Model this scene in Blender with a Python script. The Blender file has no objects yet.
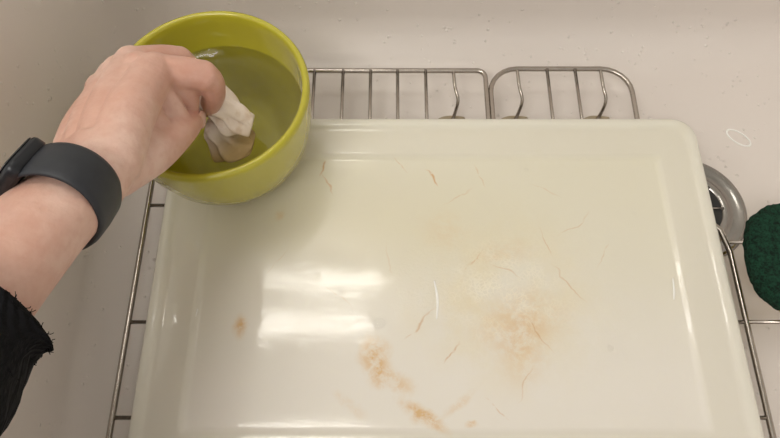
import bpy, bmesh, math, random
from mathutils import Vector, Matrix, noise
random.seed(4)
V=Vector
COL=bpy.context.scene.collection
bpy.context.scene.view_settings.view_transform='Standard'

# ---------------------------------------------------------------- helpers
def add_obj(name, me, mat=None, parent=None, smooth=True):
    o=bpy.data.objects.new(name,me); COL.objects.link(o)
    if mat: me.materials.append(mat)
    if smooth:
        for p in me.polygons: p.use_smooth=True
    if parent: o.parent=parent
    return o
def empty(name,loc=(0,0,0)):
    o=bpy.data.objects.new(name,None); COL.objects.link(o); o.location=(0,0,0); o.empty_display_size=.02
    return o
def bm_obj(name,bm,mat=None,parent=None,smooth=True):
    bmesh.ops.recalc_face_normals(bm,faces=bm.faces)
    me=bpy.data.meshes.new(name); bm.to_mesh(me); bm.free()
    return add_obj(name,me,mat,parent,smooth)
def rrect(x0,x1,y0,y1,r,z,n=8):
    out=[]
    for cx,cy,a0 in ((x1-r,y1-r,0),(x0+r,y1-r,90),(x0+r,y0+r,180),(x1-r,y0+r,270)):
        for i in range(n+1):
            a=math.radians(a0+90*i/n); out.append(V((cx+r*math.cos(a),cy+r*math.sin(a),z)))
    return out
def loft(bm,loops,cap0=True,cap1=True,closed=False):
    vs=[[bm.verts.new(p) for p in l] for l in loops]
    n=len(vs[0]); L=len(vs)
    for i in range(L if closed else L-1):
        a=vs[i];b=vs[(i+1)%L]
        for j in range(n):
            bm.faces.new((a[j],a[(j+1)%n],b[(j+1)%n],b[j]))
    if not closed:
        if cap0: bm.faces.new(vs[0][::-1])
        if cap1: bm.faces.new(vs[-1])
    return vs
def frames(pts,up=None,closed=False):
    n=len(pts); T=[]
    for i in range(n):
        if closed: t=pts[(i+1)%n]-pts[i-1]
        else: t=pts[min(i+1,n-1)]-pts[max(i-1,0)]
        T.append(t.normalized())
    if up is None:
        up=V((0,0,1)) if abs(T[0].z)<.9 else V((1,0,0))
    N=[]; cur=V(up)
    for t in T:
        cur=(cur-t*cur.dot(t)).normalized(); N.append(cur.copy())
    return T,N
def tube(bm,pts,r,seg=10,closed=False,up=None,flat=1.0,caps=True):
    pts=[V(p) for p in pts]
    T,N=frames(pts,up,closed)
    rs=r if isinstance(r,(list,tuple)) else [r]*len(pts)
    loops=[]
    for p,t,nn,rr in zip(pts,T,N,rs):
        b=t.cross(nn)
        if isinstance(rr,(list,tuple)): rn,rb=rr
        else: rn,rb=rr*flat,rr
        loops.append([p+nn*(rn*math.sin(2*math.pi*k/seg))+b*(rb*math.cos(2*math.pi*k/seg)) for k in range(seg)])
    loft(bm,loops,caps,caps,closed)
def spline(pts,n=8):
    pts=[V(p) for p in pts]; out=[]
    for i in range(len(pts)-1):
        p0=pts[max(i-1,0)];p1=pts[i];p2=pts[i+1];p3=pts[min(i+2,len(pts)-1)]
        for k in range(n):
            t=k/n
            out.append(.5*((2*p1)+(p2-p0)*t+(2*p0-5*p1+4*p2-p3)*t*t+(3*p1-p0-3*p2+p3)*t**3))
    out.append(pts[-1]); return out
def lerpr(rs,n=8):
    out=[]
    for i in range(len(rs)-1):
        for k in range(n):
            t=k/n; out.append(rs[i]*(1-t)+rs[i+1]*t)
    out.append(rs[-1]); return out
def ball(bm,c,r,scale=(1,1,1),axes=None,sub=3):
    m=Matrix.Translation(V(c))
    if axes:
        R=Matrix((axes[0],axes[1],axes[2])).transposed().to_4x4(); m=m@R
    m=m@Matrix.Diagonal((r*scale[0],r*scale[1],r*scale[2],1))
    bmesh.ops.create_icosphere(bm,subdivisions=sub,radius=1,matrix=m)
def limb(bm,pts,rs,n=6,seg=20):
    P_=spline(pts,n); R_=lerpr(rs,n)
    tube(bm,P_,R_,seg)
    ball(bm,P_[0],R_[0]); ball(bm,P_[-1],R_[-1])
def boxm(bm,x0,x1,y0,y1,z0,z1):
    c=V(((x0+x1)/2,(y0+y1)/2,(z0+z1)/2))
    bmesh.ops.create_cube(bm,size=1,matrix=Matrix.Translation(c)@Matrix.Diagonal((x1-x0,y1-y0,z1-z0,1)))

class NB:
    def __init__(s,name):
        s.m=bpy.data.materials.new(name); s.m.use_nodes=True
        s.t=s.m.node_tree; s.b=s.t.nodes['Principled BSDF']
        s.co=s.t.nodes.new('ShaderNodeTexCoord').outputs['Object']
    def n(s,k,**kw):
        x=s.t.nodes.new(k)
        for a,b in kw.items(): setattr(x,a,b)
        return x
    def L(s,a,b): s.t.links.new(a,b)
    def noise(s,scale,detail=3,rough=.5,vec=None,dist=0):
        x=s.n('ShaderNodeTexNoise'); x.inputs['Scale'].default_value=scale; x.inputs['Detail'].default_value=detail
        x.inputs['Roughness'].default_value=rough; x.inputs['Distortion'].default_value=dist
        s.L(vec or s.co,x.inputs['Vector']); return x.outputs['Fac']
    def ramp(s,fac,a,b,ca=0,cb=1):
        x=s.n('ShaderNodeMapRange'); x.clamp=True; x.interpolation_type='SMOOTHSTEP'
        s.L(fac,x.inputs[0])
        for i,v in enumerate((a,b,ca,cb)): x.inputs[i+1].default_value=v
        return x.outputs[0]
    def math(s,op,a,b=0):
        x=s.n('ShaderNodeMath',operation=op)
        for i,v in enumerate((a,b)):
            if isinstance(v,(int,float)): x.inputs[i].default_value=v
            else: s.L(v,x.inputs[i])
        return x.outputs[0]
    def mix(s,fac,a,b):
        x=s.n('ShaderNodeMix'); x.data_type='RGBA'
        if isinstance(fac,(int,float)): x.inputs[0].default_value=fac
        else: s.L(fac,x.inputs[0])
        for i,v in ((6,a),(7,b)):
            if isinstance(v,tuple): x.inputs[i].default_value=(*v,1)
            else: s.L(v,x.inputs[i])
        return x.outputs[2]
    def blob(s,cx,cy,rx,ry,rot=0,soft=1,vec=None):
        mp=s.n('ShaderNodeMapping',vector_type='TEXTURE'); s.L(vec or s.co,mp.inputs[0])
        mp.inputs['Location'].default_value=(cx,cy,0); mp.inputs['Rotation'].default_value=(0,0,math.radians(rot)); mp.inputs['Scale'].default_value=(rx,ry,1000)
        ln=s.n('ShaderNodeVectorMath',operation='LENGTH'); s.L(mp.outputs[0],ln.inputs[0])
        return s.ramp(ln.outputs['Value'],1,1-soft,0,1)
    def bump(s,h,st=.3,d=.001,prev=None):
        x=s.n('ShaderNodeBump'); x.inputs['Strength'].default_value=st; x.inputs['Distance'].default_value=d
        s.L(h,x.inputs['Height'])
        if prev: s.L(prev,x.inputs['Normal'])
        return x.outputs[0]
    def setp(s,**k):
        for a,v in k.items():
            a=a.replace('_',' ')
            i=s.b.inputs[a]
            if isinstance(v,(int,float)): i.default_value=v
            elif isinstance(v,tuple): i.default_value=(*v,1) if len(i.default_value)==4 and len(v)==3 else v
            else: s.L(v,i)
        return s
def simple(name,col,rough=.5,metal=0,var=.06,scale=60,bump=0,**k):
    s=NB(name); nz=s.noise(scale)
    c=s.mix(nz,tuple(x*(1-var) for x in col),tuple(min(1,x*(1+var)) for x in col))
    s.setp(Base_Color=c,Roughness=rough,Metallic=metal)
    if bump: s.setp(Normal=s.bump(nz,bump,.001))
    s.setp(**k); return s.m

# ---------------------------------------------------------------- materials
s=NB('white_porcelain')
big=s.noise(5,2); vor=s.n('ShaderNodeTexVoronoi'); s.L(s.co,vor.inputs['Vector']); vor.inputs['Scale'].default_value=140
drop=s.ramp(vor.outputs['Distance'],.25,.02)
sel=s.ramp(s.noise(60,1),.50,.58); drop=s.math('MULTIPLY',drop,sel)
pc=s.mix(big,(.74,.68,.64),(.80,.75,.71))
pc=s.mix(s.math('MULTIPLY',drop,.25),pc,(.9,.87,.84))
s.setp(Base_Color=pc,Roughness=.34,Normal=s.bump(drop,.6,.0016))
M_sink=s.m

s=NB('wet_white_plastic')
sep=s.n('ShaderNodeSeparateXYZ'); s.L(s.co,sep.inputs[0])
wob=s.math('ADD',sep.outputs['Y'],s.math('MULTIPLY',s.noise(5,2),.12))
grad=s.ramp(wob,.10,.30)
base=s.mix(grad,(.83,.80,.74),(.76,.73,.60))
yel=s.math('MULTIPLY',s.blob(.085,.13,.11,.10,0,1),s.ramp(s.noise(25,4,.6),.3,.75))
base=s.mix(s.math('MULTIPLY',yel,.65),base,(.79,.68,.42))
yel2=s.math('MULTIPLY',s.blob(.01,.19,.17,.06,0,1),.4)
base=s.mix(yel2,base,(.71,.66,.46))
dx=s.math('SUBTRACT',.225,s.math('ABSOLUTE',s.math('SUBTRACT',sep.outputs['X'],.04)))
dy=s.math('SUBTRACT',.1475,s.math('ABSOLUTE',s.math('SUBTRACT',sep.outputs['Y'],.1415)))
dd=s.math('MINIMUM',dx,dy)
rimband=s.ramp(dd,.040,.034)
base=s.mix(s.math('MULTIPLY',rimband,.65),base,(.73,.70,.61))
edge=s.ramp(dd,.013,.004)
base=s.mix(s.math('MULTIPLY',edge,.6),base,(.80,.79,.71))
nt=s.n('ShaderNodeTexNoise'); nt.inputs['Scale'].default_value=45; nt.inputs['Detail'].default_value=3; s.L(s.co,nt.inputs['Vector'])
vm=s.n('ShaderNodeVectorMath',operation='SUBTRACT'); s.L(nt.outputs['Color'],vm.inputs[0]); vm.inputs[1].default_value=(.5,.5,.5)
vs_=s.n('ShaderNodeVectorMath',operation='SCALE'); s.L(vm.outputs[0],vs_.inputs[0]); vs_.inputs['Scale'].default_value=.014
va=s.n('ShaderNodeVectorMath',operation='ADD'); s.L(s.co,va.inputs[0]); s.L(vs_.outputs[0],va.inputs[1]); WV=va.outputs[0]
ton=s.ramp(s.noise(85,6,.75,dist=.3),.36,.62)
acc=None
for (cx,cy,rx,ry,rot,w) in ((-.011,.082,.016,.025,12,1.0),(.002,.066,.024,.011,-20,.75),(.024,.042,.028,.009,-28,1.1),(-.113,.107,.009,.013,0,.9),(.058,.036,.005,.004,0,.9),(-.10,.23,.012,.014,0,.5),(.10,.11,.05,.034,20,.5),(.10,.085,.026,.035,-10,.35),(-.09,.20,.005,.007,0,.4),(.05,.05,.02,.005,30,.4),(.09,.165,.035,.016,10,.28),(.045,.185,.03,.025,0,.18),(-.03,.05,.02,.008,-35,.3)):
    m=s.math('MULTIPLY',s.blob(cx,cy,rx,ry,rot,1,WV),w)
    acc=m if acc is None else s.math('ADD',acc,m)
st=s.math('MULTIPLY',acc,s.math('ADD',s.math('MULTIPLY',ton,.8),.2))
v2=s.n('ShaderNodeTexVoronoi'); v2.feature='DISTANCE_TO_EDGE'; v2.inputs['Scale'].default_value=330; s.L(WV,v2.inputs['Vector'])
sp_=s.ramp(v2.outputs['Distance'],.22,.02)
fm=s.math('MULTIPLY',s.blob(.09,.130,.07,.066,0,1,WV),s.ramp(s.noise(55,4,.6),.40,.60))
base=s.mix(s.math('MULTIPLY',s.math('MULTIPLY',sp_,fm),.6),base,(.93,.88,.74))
base=s.mix(s.math('MINIMUM',st,.85),base,(.70,.44,.16))
lin=None
for (cx,cy,rx,ry,rot,w) in ((.036,.232,.0014,.013,34,1.0),(-.055,.243,.0015,.012,-20,.8),(-.052,.226,.0012,.014,20,.6),(.046,.087,.0010,.013,-35,.75),(.022,.108,.0009,.022,-45,.55),(.09,.15,.0009,.016,60,.4),(.112,.10,.0009,.022,35,.5),(.067,.16,.0009,.016,-40,.45),(.14,.14,.0009,.024,35,.45),(.075,.235,.0009,.013,15,.4),(.10,.065,.0009,.018,-30,.4),(-.04,.13,.0007,.022,50,.25),(.15,.19,.0008,.022,-50,.35),(-.09,.16,.0007,.018,-30,.25),(.008,.245,.0009,.014,40,.4),(.125,.175,.0008,.017,20,.4),(.17,.165,.0008,.018,-25,.3),(.055,.215,.0008,.02,-60,.3),(-.12,.22,.0008,.016,30,.3),(.13,.22,.0008,.02,65,.25),(.0,.16,.0007,.02,10,.22),(.08,.045,.0009,.014,50,.4)):
    m=s.math('MULTIPLY',s.blob(cx,cy,rx,ry,rot,.95,WV),w)
    lin=m if lin is None else s.math('ADD',lin,m)
lin=s.math('MULTIPLY',lin,s.ramp(s.noise(130,2),.30,.48))
base=s.mix(s.math('MINIMUM',lin,.8),base,(.60,.34,.12))
rip=s.noise(12,2)
pool=s.ramp(s.noise(22,4,.55,WV),.44,.56)
pebble=s.math('MULTIPLY',s.noise(420,2,.6),s.blob(.10,.135,.12,.10,0,.6))
b3=s.bump(pebble,.7,.0007,s.bump(rip,.25,.002))
s.setp(Base_Color=base,Roughness=.42,Normal=b3,Coat_Weight=1.0,Coat_Roughness=s.math('ADD',s.math('MULTIPLY',pool,.04),.055),Coat_IOR=1.48,Coat_Normal=s.bump(pebble,.5,.0006,s.bump(pool,.14,.0004,s.bump(rip,.12,.002))),
       Subsurface_Weight=.25,Subsurface_Radius=(.012,.012,.010),Subsurface_Scale=.5)
M_board=s.m
M_glint=simple('painted_glint',(.93,.93,.90),.3)  # plain white that stands in for highlights on board and sink floor

M_steel=simple('stainless_steel',(.46,.42,.38),.22,1,.15,90)
s=NB('brushed_drain_steel'); s.setp(Base_Color=s.mix(s.noise(40),(.26,.25,.235),(.42,.40,.38)),Roughness=.22,Metallic=1); M_steel2=s.m
M_dark=simple('drain_shadow_plastic',(.03,.03,.03),.6)
M_bowl=simple('olive_green_ceramic',(.47,.43,.030),.2,0,.05,20,Coat_Weight=.5,Coat_Roughness=.08)
def watermat(name,tint,st,ior=1.38):
    s=NB(name)
    tr=s.n('ShaderNodeBsdfTransparent'); tr.inputs[0].default_value=(*tint,1)
    gl=s.n('ShaderNodeBsdfGlossy'); gl.inputs['Roughness'].default_value=.03
    fr=s.n('ShaderNodeFresnel'); fr.inputs['IOR'].default_value=ior
    bp=s.bump(s.noise(45,2),st,.002); s.L(bp,fr.inputs['Normal']); s.L(bp,gl.inputs['Normal'])
    mx=s.n('ShaderNodeMixShader'); s.L(fr.outputs[0],mx.inputs[0]); s.L(tr.outputs[0],mx.inputs[1]); s.L(gl.outputs[0],mx.inputs[2])
    s.L(mx.outputs[0],s.t.nodes['Material Output'].inputs['Surface']); return s.m
M_water=watermat('bowl_water',(.85,.84,.56),.25)
M_bead=watermat('water_bead',(.99,.99,.99),.0,1.33)

s=NB('skin')
nz=s.noise(22,4,.6); nz2=s.noise(140,4,.6)
c=s.mix(s.ramp(nz,.35,.65),(.64,.38,.30),(.75,.53,.45))
c=s.mix(s.math('MULTIPLY',s.ramp(nz2,.4,.7),.28),c,(.56,.28,.21))
kn=s.n('ShaderNodeVectorMath',operation='DISTANCE'); s.L(s.co,kn.inputs[0]); kn.inputs[1].default_value=(-.125,.24,.115)
c=s.mix(s.math('MULTIPLY',s.ramp(kn.outputs['Value'],.05,.01),.45),c,(.62,.27,.20))
crease=s.n('ShaderNodeTexVoronoi'); crease.inputs['Scale'].default_value=380; s.L(s.co,crease.inputs['Vector'])
bb=s.bump(s.noise(230,4),.4,.0008); bb=s.bump(crease.outputs['Distance'],.2,.0005,bb)
s.setp(Base_Color=c,Roughness=.46,Normal=bb,Subsurface_Weight=.12,Subsurface_Radius=(.01,.004,.002),Subsurface_Scale=.6)
M_skin=s.m
M_nail=simple('fingernail',(.74,.46,.39),.25)
M_strap=simple('watch_rubber',(.018,.021,.028),.5,0,.2,200)
M_glass=simple('watch_glass',(.01,.012,.018),.06,0,.05,20)
M_case=simple('watch_case',(.02,.022,.027),.3,.4)
s=NB('black_knit'); w=s.n('ShaderNodeTexWave'); w.inputs['Scale'].default_value=130; w.inputs['Distortion'].default_value=2; s.L(s.co,w.inputs['Vector'])
s.setp(Base_Color=s.mix(s.noise(200,3),(.002,.002,.0025),(.009,.009,.011)),Roughness=.95,Specular_IOR_Level=.2,Normal=s.bump(s.math('ADD',w.outputs['Fac'],s.noise(350,3)),.6,.002)); M_knit=s.m
s=NB('cotton_cloth')
wet=s.n('ShaderNodeSeparateXYZ'); s.L(s.co,wet.inputs[0])  # cloth coordinates; Z sets where it turns browner
cw=s.mix(s.ramp(wet.outputs['Z'],.062,.074),(.46,.33,.16),(.85,.74,.66))  # browner low down: wet cloth, with its shade put into the colour
s.setp(Base_Color=s.mix(s.ramp(s.noise(75,3),.50,.66,0,.5),cw,(.55,.37,.22)),Roughness=.85,Normal=s.bump(s.noise(500,3),.4,.001)); M_cloth=s.m
s=NB('scouring_pad_green'); s.setp(Base_Color=s.mix(s.ramp(s.noise(330,5,.8),.35,.65),(.002,.018,.010),(.02,.12,.065)),Roughness=.95,Specular_IOR_Level=.3,Normal=s.bump(s.noise(420,5,.85),1,.006)); M_scour=s.m
s=NB('sponge_foam_yellow'); s.setp(Base_Color=s.mix(s.noise(200,4),(.60,.45,.05),(.75,.62,.12)),Roughness=.9,Normal=s.bump(s.noise(300,4,.8),.8,.003)); M_foam=s.m
M_rub=simple('clear_rubber_foot',(.40,.33,.22),.4)
M_wall=simple('painted_wall',(.72,.70,.66),.8)
M_ceil=simple('painted_ceiling',(.8,.8,.78),.9)
M_floor=simple('kitchen_floor_vinyl',(.35,.27,.2),.5,0,.25,6)
M_counter=simple('counter_laminate',(.55,.53,.50),.35,0,.15,120)
M_cab=simple('cabinet_paint',(.6,.58,.54),.5)
s=NB('fluorescent_tube'); s.setp(Emission_Color=(1.0,.96,.88),Emission_Strength=11,Base_Color=(1,1,1)); M_tube=s.m

# ---------------------------------------------------------------- sink
bm=bmesh.new()
loops=[]
X0,X1,Y0,Y1,ZF,ZT=-.243,.47,-.13,.412,-.05,.19
R=.045
def L_(o,z,r): return rrect(X0-o,X1+o,Y0-o,Y1+o,r,z,10)
loops.append(L_(-.02,ZF-.008,.03)); loops.append(L_(.012,ZF+.02,.06)); loops.append(L_(.022,ZT-.01,.06))
loops.append(L_(.040,ZT-.0005,.07)); loops.append(L_(.042,ZT+.003,.07)); loops.append(L_(.036,ZT+.006,.07)); loops.append(L_(.022,ZT+.005,.06))
loops.append(L_(.014,ZT-.004,.055))
loops.append(L_(.012,ZT-.02,.053))
loops.append(L_(.0,ZF+R,.05))
for i in range(1,13):
    a=math.pi/2*i/12
    loops.append(L_(-R*(1-math.cos(a)),ZF+R*(1-math.sin(a)),max(.05-R*(1-math.cos(a)),.015)))
loft(bm,loops,True,True)
sink=bm_obj('kitchen_sink',bm,M_sink)

# drain
DX,DY=.270,.224
drain=empty('sink_drain')
bm=bmesh.new()
def ring(r,z): return [V((DX+r*math.cos(2*math.pi*k/64),DY+r*math.sin(2*math.pi*k/64),z)) for k in range(64)]
loft(bm,[ring(r,ZF+z) for r,z in ((.0505,.0002),(.0505,.0016),(.049,.0030),(.046,.0032),(.0435,.0018),(.041,.0006),(.036,.0006),(.034,.0024),(.031,.0026),(.029,.0008))],False,False)
bm_obj('flange',bm,M_steel2,drain)
bm=bmesh.new(); loft(bm,[ring(.030,ZF+.0004),ring(.029,ZF+.0008)],True,True); bm_obj('throat',bm,M_dark,drain,False)
bm=bmesh.new()
tube(bm,[(DX,DY,ZF+.001),(DX,DY,ZF+.010),(DX,DY,ZF+.012)],[.003,.003,.006],16)
for k in range(8):
    a=k*math.pi/4; tube(bm,[(DX+.004*math.cos(a),DY+.004*math.sin(a),ZF+.002),(DX+.030*math.cos(a),DY+.030*math.sin(a),ZF+.0018)],.0013,8)
bm_obj('strainer',bm,M_steel2,drain)

# ---------------------------------------------------------------- counter, cabinet, room
bm=bmesh.new()
def rect_like(x0,x1,y0,y1,z,n=10):
    return rrect(x0,x1,y0,y1,.004,z,n)
loft(bm,[L_(.024,ZT-.035,.06),L_(.024,ZT-.001,.06),rect_like(-.6,1.0,-.20,.62,ZT-.001),rect_like(-.6,1.0,-.20,.62,ZT-.035)],closed=True)
bm_obj('countertop',bm,M_counter,None,False)
FZ=-.71
cab=empty('base_cabinet')
bm=bmesh.new(); boxm(bm,-.6,1.0,-.18,-.165,FZ+.1,ZT-.036); boxm(bm,-.6,-.585,-.165,.6,FZ+.1,ZT-.036); boxm(bm,.985,1.0,-.165,.6,FZ+.1,ZT-.036); boxm(bm,-.6,1.0,-.12,-.105,FZ,FZ+.1)
boxm(bm,-.59,.19,-.199,-.181,FZ+.12,ZT-.06); boxm(bm,.21,.99,-.199,-.181,FZ+.12,ZT-.06)
bm_obj('carcass_and_doors',bm,M_cab,cab,False)
bm=bmesh.new(); tube(bm,[(.16,-.200,-.1),(.16,-.222,-.1),(.16,-.222,.02),(.16,-.200,.02)],.005); tube(bm,[(.24,-.200,-.1),(.24,-.222,-.1),(.24,-.222,.02),(.24,-.200,.02)],.005)
bm_obj('handles',bm,M_steel,cab)
def slab(name,b,m):
    bm=bmesh.new(); boxm(bm,*b); return bm_obj(name,bm,m,None,False)
slab('floor',(-1.2,2.2,-2,.7,FZ-.05,FZ),M_floor)
slab('wall_back',(-1.2,2.2,.62,.70,FZ,1.69),M_wall)
slab('added_wall_right',(2.2,2.28,-2,.7,FZ,1.69),M_wall)  # added out-of-view wall, holds back world light from the right
slab('ceiling',(-1.2,2.28,-2,.7,1.69,1.74),M_ceil)

# pendant twin-tube lamp above the sink (its reflection is seen in the wet board)
lamp=empty('pendant_lamp')
LX,LY,LZ=-.208,.458,1.20
bm=bmesh.new(); boxm(bm,LX-.21,LX+.21,LY-.11,LY+.11,LZ+.035,LZ+.06); bm_obj('housing',bm,M_ceil,lamp,False)
bm=bmesh.new(); tube(bm,[(LX-.15,LY,LZ+.06),(LX-.15,LY,1.69)],.003); tube(bm,[(LX+.15,LY,LZ+.06),(LX+.15,LY,1.69)],.003); bm_obj('cords',bm,M_steel,lamp)
bm=bmesh.new(); tube(bm,[(LX-.18,LY+.062,LZ+.008),(LX+.18,LY+.062,LZ+.008)],.016,20); tube(bm,[(LX-.18,LY-.062,LZ+.002),(LX+.15,LY-.062,LZ+.002)],.024,20)
bm_obj('tubes',bm,M_tube,lamp)

# ---------------------------------------------------------------- rack
rack=empty('dish_rack')
ZR=-.0158
bm=bmesh.new(); w=.0023; wt=.0016
def arc_rect(x0,x1,y0,y1,r,z,n=6): return rrect(x0,x1,y0,y1,r,z,n)
main=[(.278,-.06,ZR),(.278,.17,ZR),(.274,.190,ZR),(.262,.202,ZR),(.245,.21,ZR),(.232,.225,ZR),(.228,.25,ZR),(.220,.270,ZR),(.20,.277,ZR),(-.18,.277,ZR),(-.198,.270,ZR),(-.204,.25,ZR),(-.204,-.06,ZR),(-.196,-.082,ZR),(-.175,-.09,ZR),(.25,-.09,ZR),(.270,-.082,ZR)]
tube(bm,main,w,10,True)
tube(bm,arc_rect(-.20,.0885,.262,.350,.008,ZR),w,10,True)
tube(bm,arc_rect(.0925,.222,.262,.352,.026,ZR),w,10,True)
for x in (-.175,-.148,-.122,-.096,-.070,-.0435,-.018,.007,.033): tube(bm,[(x,.262,ZR+.001),(x,.350,ZR+.001)],wt,8)
for x in (.146,.172): tube(bm,[(x,.262,ZR+.001),(x,.351,ZR+.001)],wt,8)
for y in (-.03,.0413,.1126,.2125): tube(bm,[(-.204,y,ZR-.0005),(.278 if y<.2 else .24,y,ZR-.0005)],wt,8)
for y in (-.03,.1126,.179): tube(bm,[(.278,y,ZR),(.385,y,ZR)],wt,8)
tube(bm,[(.385,-.09,ZR),(.385,.20,ZR)],w,8)
feet=[(.059,.314),(.1185,.314),(.196,.314),(-.148,.314),(-.19,-.06),(.26,-.06),(.375,-.03),(.375,.179)]
for x,y in feet:
    tube(bm,spline([(x,y+.037,ZR),(x+.001,y+.020,ZR-.002),(x+.004,y+.009,ZR-.008),(x+.002,y+.002,ZR-.018),(x,y,-.045)],6),wt,8)
bm_obj('wires',bm,M_steel,rack)
bm=bmesh.new()
for x,y in feet:
    tube(bm,spline([(x-.012,y-.004,-.040),(x-.005,y+.001,-.044),(x+.005,y+.001,-.044),(x+.010,y-.002,-.041)],4),.0032,10); ball(bm,(x,y,-.0465),.0034)
bm_obj('rubber_feet',bm,M_rub,rack)

# ---------------------------------------------------------------- cutting board
bm=bmesh.new()
bx0,bx1,by0,by1=-.185,.264,-.006,.289
def B(i,z,r=None): return rrect(bx0+i,bx1-i,by0+i,by1-i,max(.020-i*.5,.006) if r is None else r,z,10)
loft(bm,[B(.004,-.0130),B(.001,-.0125),B(.0,-.011),B(.0,-.003),B(.0006,-.0014),B(.002,-.0004),B(.005,0),B(.008,-.0003),B(.0095,-.0012),B(.0115,-.0018),B(.014,-.0020),B(.033,-.0024),B(.0355,-.0030),B(.0380,-.0044),B(.0405,-.0049),B(.06,-.0049)],True,True)
board=bm_obj('cutting_board',bm,M_board)
ZB=-.0049
bm=bmesh.new()
def bead(x,y,z,rx,ry,h,rot=0):
    c,s_=math.cos(rot),math.sin(rot)
    ball(bm,(x,y,z+h*.15),1,(rx,ry,h),((c,s_,0),(-s_,c,0),(0,0,1)),3)
for x,y,r in ((-.008,.109,.0045),(-.022,.100,.002),(-.03,.118,.002),(.20,.20,.002),(.115,.24,.002),(.165,.09,.0025)): bead(x,y,ZB,r,r*.9,r*.22)
bm_obj('water_droplets',bm,M_bead)
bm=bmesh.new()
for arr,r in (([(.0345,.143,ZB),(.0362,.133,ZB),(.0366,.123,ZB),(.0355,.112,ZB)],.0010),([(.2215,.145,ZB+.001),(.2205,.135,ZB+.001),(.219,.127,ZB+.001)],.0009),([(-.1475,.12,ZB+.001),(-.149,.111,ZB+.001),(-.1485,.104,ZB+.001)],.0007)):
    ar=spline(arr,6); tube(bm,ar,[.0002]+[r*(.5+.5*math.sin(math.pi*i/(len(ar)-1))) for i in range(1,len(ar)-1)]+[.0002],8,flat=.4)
bm_obj('glint_strips',bm,M_glint)  # highlights on the board put in as thin white strips
bm=bmesh.new()
pr=[(.331+.012*math.cos(a)*math.cos(-.7)-.006*math.sin(a)*math.sin(-.7),.298+.012*math.cos(a)*math.sin(-.7)+.006*math.sin(a)*math.cos(-.7),ZF+.0003) for a in [2*math.pi*k/40 for k in range(40)]]
tube(bm,pr,.0009,6,True,flat=.5)
bm_obj('glint_ring',bm,M_glint)  # glinting outline of a water bead, put in as a white ring

# ---------------------------------------------------------------- bowl
bowl=empty('mixing_bowl')
BX,BY=-.131,.258
def circ(r,z,n=96): return [V((BX+r*math.cos(2*math.pi*k/n),BY+r*math.sin(2*math.pi*k/n),z)) for k in range(n)]
prof=[(.030,.001),(.034,-.0),(.040,0),(.044,.001),(.0515,.006),(.0595,.015),(.0655,.028),(.0695,.046),(.0718,.065),(.0728,.080),(.0730,.083),(.0720,.0855),(.0702,.0864),(.0684,.0858),(.0674,.0838),(.0668,.077),(.0648,.048),(.0605,.029),(.054,.016),(.045,.008),(.034,.0055),(.015,.005)]
bm=bmesh.new(); loft(bm,[circ(r,z+.0004) for r,z in prof],True,True); bm_obj('shell',bm,M_bowl,bowl)
bm=bmesh.new(); loft(bm,[circ(.0652,.0530,96),circ(.0646,.0526),circ(.030,.0526)],False,True); bm_obj('water',bm,M_water,bowl)

# ---------------------------------------------------------------- arm and hand
arm=empty('human_arm')
bm=bmesh.new()
WR=V((-.161,.157,.158))
idx=[(-.146,.233,.141),(-.121,.240,.127),(-.1195,.241,.107),(-.1265,.2405,.091)]
mid=[(-.166,.247,.130),(-.146,.266,.108),(-.140,.262,.085),(-.138,.254,.068)]
rng=[(-.182,.245,.119),(-.165,.266,.098),(-.158,.266,.075),(-.154,.258,.060)]
pky=[(-.195,.234,.109),(-.182,.256,.099),(-.175,.258,.075),(-.170,.250,.061)]
thb=[(-.154,.158,.150),(-.1425,.180,.133),(-.1345,.204,.117),(-.1335,.222,.102)]
limb(bm,idx,[.0112,.0094,.0082,.0070])
limb(bm,mid,[.0112,.0096,.0084,.0072])
limb(bm,rng,[.0105,.0090,.0080,.0068])
limb(bm,pky,[.0095,.0080,.0070,.0060])
limb(bm,thb,[.0150,.0132,.0104,.0080])
for f,r in ((idx,.0101),(mid,.0103),(rng,.0096),(pky,.0085)):
    ball(bm,f[1],r)
    ball(bm,V(f[0])+V((-.0005,0,.001)),r*1.08)
nrm=V((-.5,.2,.85)).normalized()
wb=[WR+V(d) for d in ((.012,0,.006),(.003,0,.003),(-.008,0,-.004),(-.017,0,-.010))]
for f,b,r in zip((idx,mid,rng,pky),wb,(.0135,.013,.0125,.012)):
    limb(bm,[b,(V(f[0])+b)/2+nrm*.003,V(f[0])],[.0150,r+.001,r-.0015])
fs=(idx,mid,rng,pky)
for a in range(3):
    for t in (.2,.35,.5,.65,.8,.95):
        p=(wb[a]*(1-t)+V(fs[a][0])*t+wb[a+1]*(1-t)+V(fs[a+1][0])*t)/2+nrm*.0015
        ball(bm,p,.0118)
pal=(V(idx[0])+V(mid[0])+V(rng[0])+V(pky[0]))/4
for t in (.2,.45,.7):
    ball(bm,WR.lerp(pal,t)-nrm*.010+V((-.002,0,0)),.018)
limb(bm,[WR+V((.006,.004,-.006)),(-.148,.185,.130),(-.145,.205,.122)],[.017,.0165,.012])
limb(bm,[(-.148,.224,.138),(-.141,.216,.126),(-.137,.212,.118)],[.0105,.0105,.009])
limb(bm,[(-.150,.205,.142),(-.144,.196,.132),(-.139,.194,.124)],[.011,.011,.010])
limb(bm,[(-.140,.234,.130),(-.135,.232,.116),(-.136,.228,.104)],[.010,.009,.007])
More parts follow.
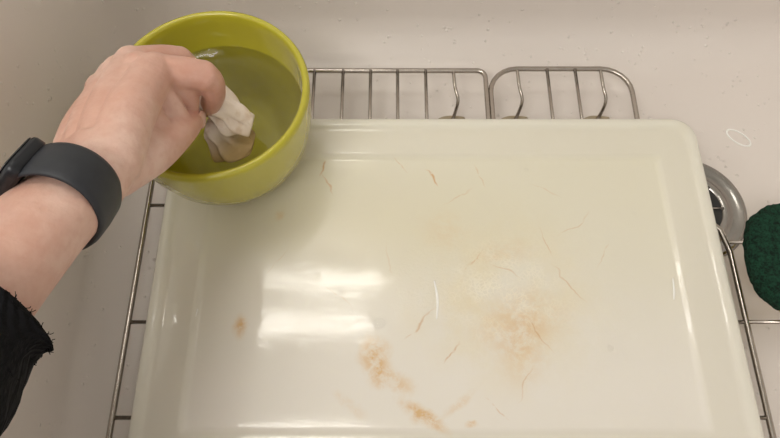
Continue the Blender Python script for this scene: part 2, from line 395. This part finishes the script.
# forearm
A0=V((-.232,-.125,.250))
fp=[WR+V((.0,.010,-.003)),WR+V((-.002,-.012,.004)),V((-.173,.112,.178)),V((-.190,.06,.196)),V((-.209,-.02,.218)),A0]
P_=spline(fp,8)
r1=lerpr([.0180,.0190,.0215,.026,.033,.036],8); r2=lerpr([.0262,.0282,.0300,.034,.039,.041],8)
tube(bm,P_,list(zip(r1,r2)),32,False,up=nrm)
hand=bm_obj('hand_and_forearm',bm,M_skin,arm)
rm=hand.modifiers.new('union','REMESH'); rm.mode='VOXEL'; rm.voxel_size=.0012; rm.use_smooth_shade=True
sm=hand.modifiers.new('soften','SMOOTH'); sm.factor=.5; sm.iterations=5
def nail(tip,prev,out,w,l):
    tip=V(tip);ax=(tip-V(prev)).normalized(); o=V(out); o=(o-ax*o.dot(ax)).normalized(); sd=ax.cross(o)
    bm=bmesh.new(); ball(bm,tip+o*(w*.98)+ax*.001,1,(w*.85,l,.0014),(sd,ax,o),3); return bm
bm_obj('thumb_nail',nail(thb[3],thb[2],(.8,-.3,.3),.0070,.0075),M_nail,arm)
bm_obj('index_nail',nail(idx[3],idx[2],(.9,.35,0),.0060,.0060),M_nail,arm)

# sleeve
bm=bmesh.new()
ax=[V((-.1875,.072,.193)),V((-.190,.064,.1955)),V((-.199,.030,.205)),V((-.211,-.02,.218)),V((-.223,-.07,.235)),V((-.234,-.135,.254)),V((-.23,-.20,.285))]
P2=spline(ax,8)
T,N=frames(P2,nrm)
loops=[]
n=72
for i,(p,t,nn) in enumerate(zip(P2,T,N)):
    b=t.cross(nn); base=.0420+.005*min(1,i/30); l=[]
    for k in range(n):
        a=2*math.pi*k/n
        q=noise.noise(V((math.cos(a)*1.3,math.sin(a)*1.3,i*.16)))*.005+noise.noise(V((math.cos(a)*5,math.sin(a)*5,i*.5)))*.0014
        l.append(p+nn*((base*.92+q)*math.sin(a))+b*((base+q)*math.cos(a)))
    loops.append(l)
inner=[[P2[i]+(q-P2[i])*.93 for q in loops[i]] for i in (0,4,9)]
loft(bm,inner[::-1]+loops,False,True)
bm_obj('sleeve',bm,M_knit,arm)
bm=bmesh.new()
for i in range(300):
    k=random.randrange(n); p=loops[random.choice((0,0,0,1,2,4,6,9,12,18))][k]
    d=V((random.gauss(0,1),random.gauss(.4,1),random.gauss(0,1))).normalized(); d2=(d+V((random.gauss(0,.5),random.gauss(0,.5),random.gauss(0,.5)))).normalized()
    L=random.uniform(.001,.0035); tube(bm,[p-d*.001,p+d*L*.5,p+d*L*.5+d2*L*.5],.00018,4)
bm_obj('sleeve_lint',bm,M_knit,arm)

# ---------------------------------------------------------------- watch
watch=empty('smartwatch')
WC=V((-.1675,.131,.1715)); WA=V((.010,.062,-.026)).normalized()
WN=(V((-.74,.15,.66))); WN=(WN-WA*WN.dot(WA)).normalized(); WS=WA.cross(WN)
bm=bmesh.new()
rn,rs=.0232,.0305
sec=[(-.0122,-.0002),(-.0116,.0012),(-.009,.0022),(0,.0026),(.009,.0022),(.0116,.0012),(.0122,-.0002),(.010,-.0012),(0,-.0012),(-.010,-.0012)]
loops=[]
for k in range(80):
    a=2*math.pi*k/80
    c=WC+WN*(rn*math.sin(a))+WS*(rs*math.cos(a)); od=(WN*(math.sin(a)/rn)+WS*(math.cos(a)/rs)).normalized()
    loops.append([c+WA*x+od*y for x,y in sec])
loft(bm,loops,closed=True)
bm_obj('strap',bm,M_strap,watch)
def wbox(name,h0,h1,hx,hy,r,m,bev=.002):
    bm=bmesh.new()
    def lp(i,h): return [WC+WN*(rn+h)+WS*p.x+WA*p.y for p in rrect(-hx+i,hx-i,-hy+i,hy-i,r-i*.7,0,8)]
    loft(bm,[lp(bev,h0),lp(0,h0+bev),lp(0,h1-bev),lp(bev*.3,h1-bev*.3),lp(bev,h1)],True,True)
    bm_obj(name,bm,m,watch)
wbox('case',-.0035,.0045,.0185,.0135,.006,M_case)
wbox('display',.0042,.0055,.0168,.0120,.005,M_glass,.0008)

# ---------------------------------------------------------------- cloth
bm=bmesh.new()
NV=48
def wad(ctr,wmax,seed,flat):
    g=[]; NU=len(ctr)
    for i,p in enumerate(ctr):
        t=i/(NU-1); wd=.004+wmax*math.sin(math.pi*min(1,.12+t*.80)); row=[]
        for j in range(NV):
            a=2*math.pi*j/NV
            fold=1+.26*math.sin(3*a+t*6+seed)+.16*math.sin(7*a-t*6)+.30*noise.noise(V((math.cos(a)*1.6+seed,math.sin(a)*1.6,t*4)))
            rr=wd*fold
            row.append(p+V((.2,-.3,.9)).normalized()*(rr*flat*math.sin(a))+V((.2,.95,.2)).normalized()*(rr*math.cos(a)))
        g.append(row)
    loft(bm,g,True,True)
wad(spline([(-.137,.249,.096),(-.129,.247,.092),(-.119,.244,.084),(-.110,.241,.075),(-.101,.238,.068)],9),.0092,0,.45)
wad(spline([(-.133,.236,.074),(-.125,.232,.068),(-.116,.229,.062),(-.102,.229,.056)],9),.0110,2,.42)
cl=bm_obj('cleaning_cloth',bm,M_cloth)
sb=cl.modifiers.new('s','SUBSURF'); sb.levels=1; sb.render_levels=1

# ---------------------------------------------------------------- sponge
sp=empty('dish_sponge')
SX,SY=.313,.158
def sup(hx,hy,z,e=2.5,rot=math.radians(-6),n=128,dx=0,dy=0,j=0):
    out=[]
    for k in range(n):
        a=2*math.pi*k/n; c,s_=math.cos(a),math.sin(a)
        q=1+j*noise.noise(V((c*9,s_*9,z*300)))
        x=q*hx*math.copysign(abs(c)**(2/e),c)+dx; y=q*hy*math.copysign(abs(s_)**(2/e),s_)+dy
        out.append(V((SX+x*math.cos(rot)-y*math.sin(rot),SY+x*math.sin(rot)+y*math.cos(rot),z)))
    return out
z0=ZR+.0030
bm=bmesh.new(); loft(bm,[sup(.027,.038,z0,dx=.008),sup(.028,.0425,z0+.002,dx=.008),sup(.028,.0435,z0+.010,dx=.008,dy=-.002),sup(.027,.043,z0+.011,dx=.008,dy=-.002)]); bm_obj('foam',bm,M_foam,sp)
bm=bmesh.new(); loft(bm,[sup(.032,.0415,z0+.0112,j=.03),sup(.0345,.0435,z0+.013,j=.04),sup(.035,.0440,z0+.021,j=.04),sup(.034,.043,z0+.0245,j=.04),sup(.030,.039,z0+.0265,j=.03),sup(.018,.025,z0+.0275)]); bm_obj('scouring_pad',bm,M_scour,sp)

# ---------------------------------------------------------------- light, world, camera
w=bpy.data.worlds.new('World'); bpy.context.scene.world=w; w.use_nodes=True
w.node_tree.nodes['Background'].inputs[0].default_value=(1.0,.95,.88,1); w.node_tree.nodes['Background'].inputs[1].default_value=1.0
def area(name,loc,target,size,power,col=(1,1,1)):
    l=bpy.data.lights.new(name,'AREA'); l.shape='RECTANGLE'; l.size=size; l.size_y=size*.6; l.energy=power; l.color=col
    o=bpy.data.objects.new(name,l); COL.objects.link(o); o.location=loc
    o.rotation_euler=(V(target)-V(loc)).to_track_quat('-Z','Y').to_euler(); return o
area('added_area_light',(-.55,-.55,1.62),(.12,.15,0),.8,13.5,(1,.95,.88))  # added light for general brightness, with no fixture behind it
cam=bpy.data.cameras.new('camera'); co=bpy.data.objects.new('camera',cam); COL.objects.link(co)
co.location=(0,0,.455); co.rotation_euler=(math.radians(23),0,0)
cam.sensor_width=36; cam.lens=36*612/780; cam.clip_start=.01
bpy.context.scene.camera=co
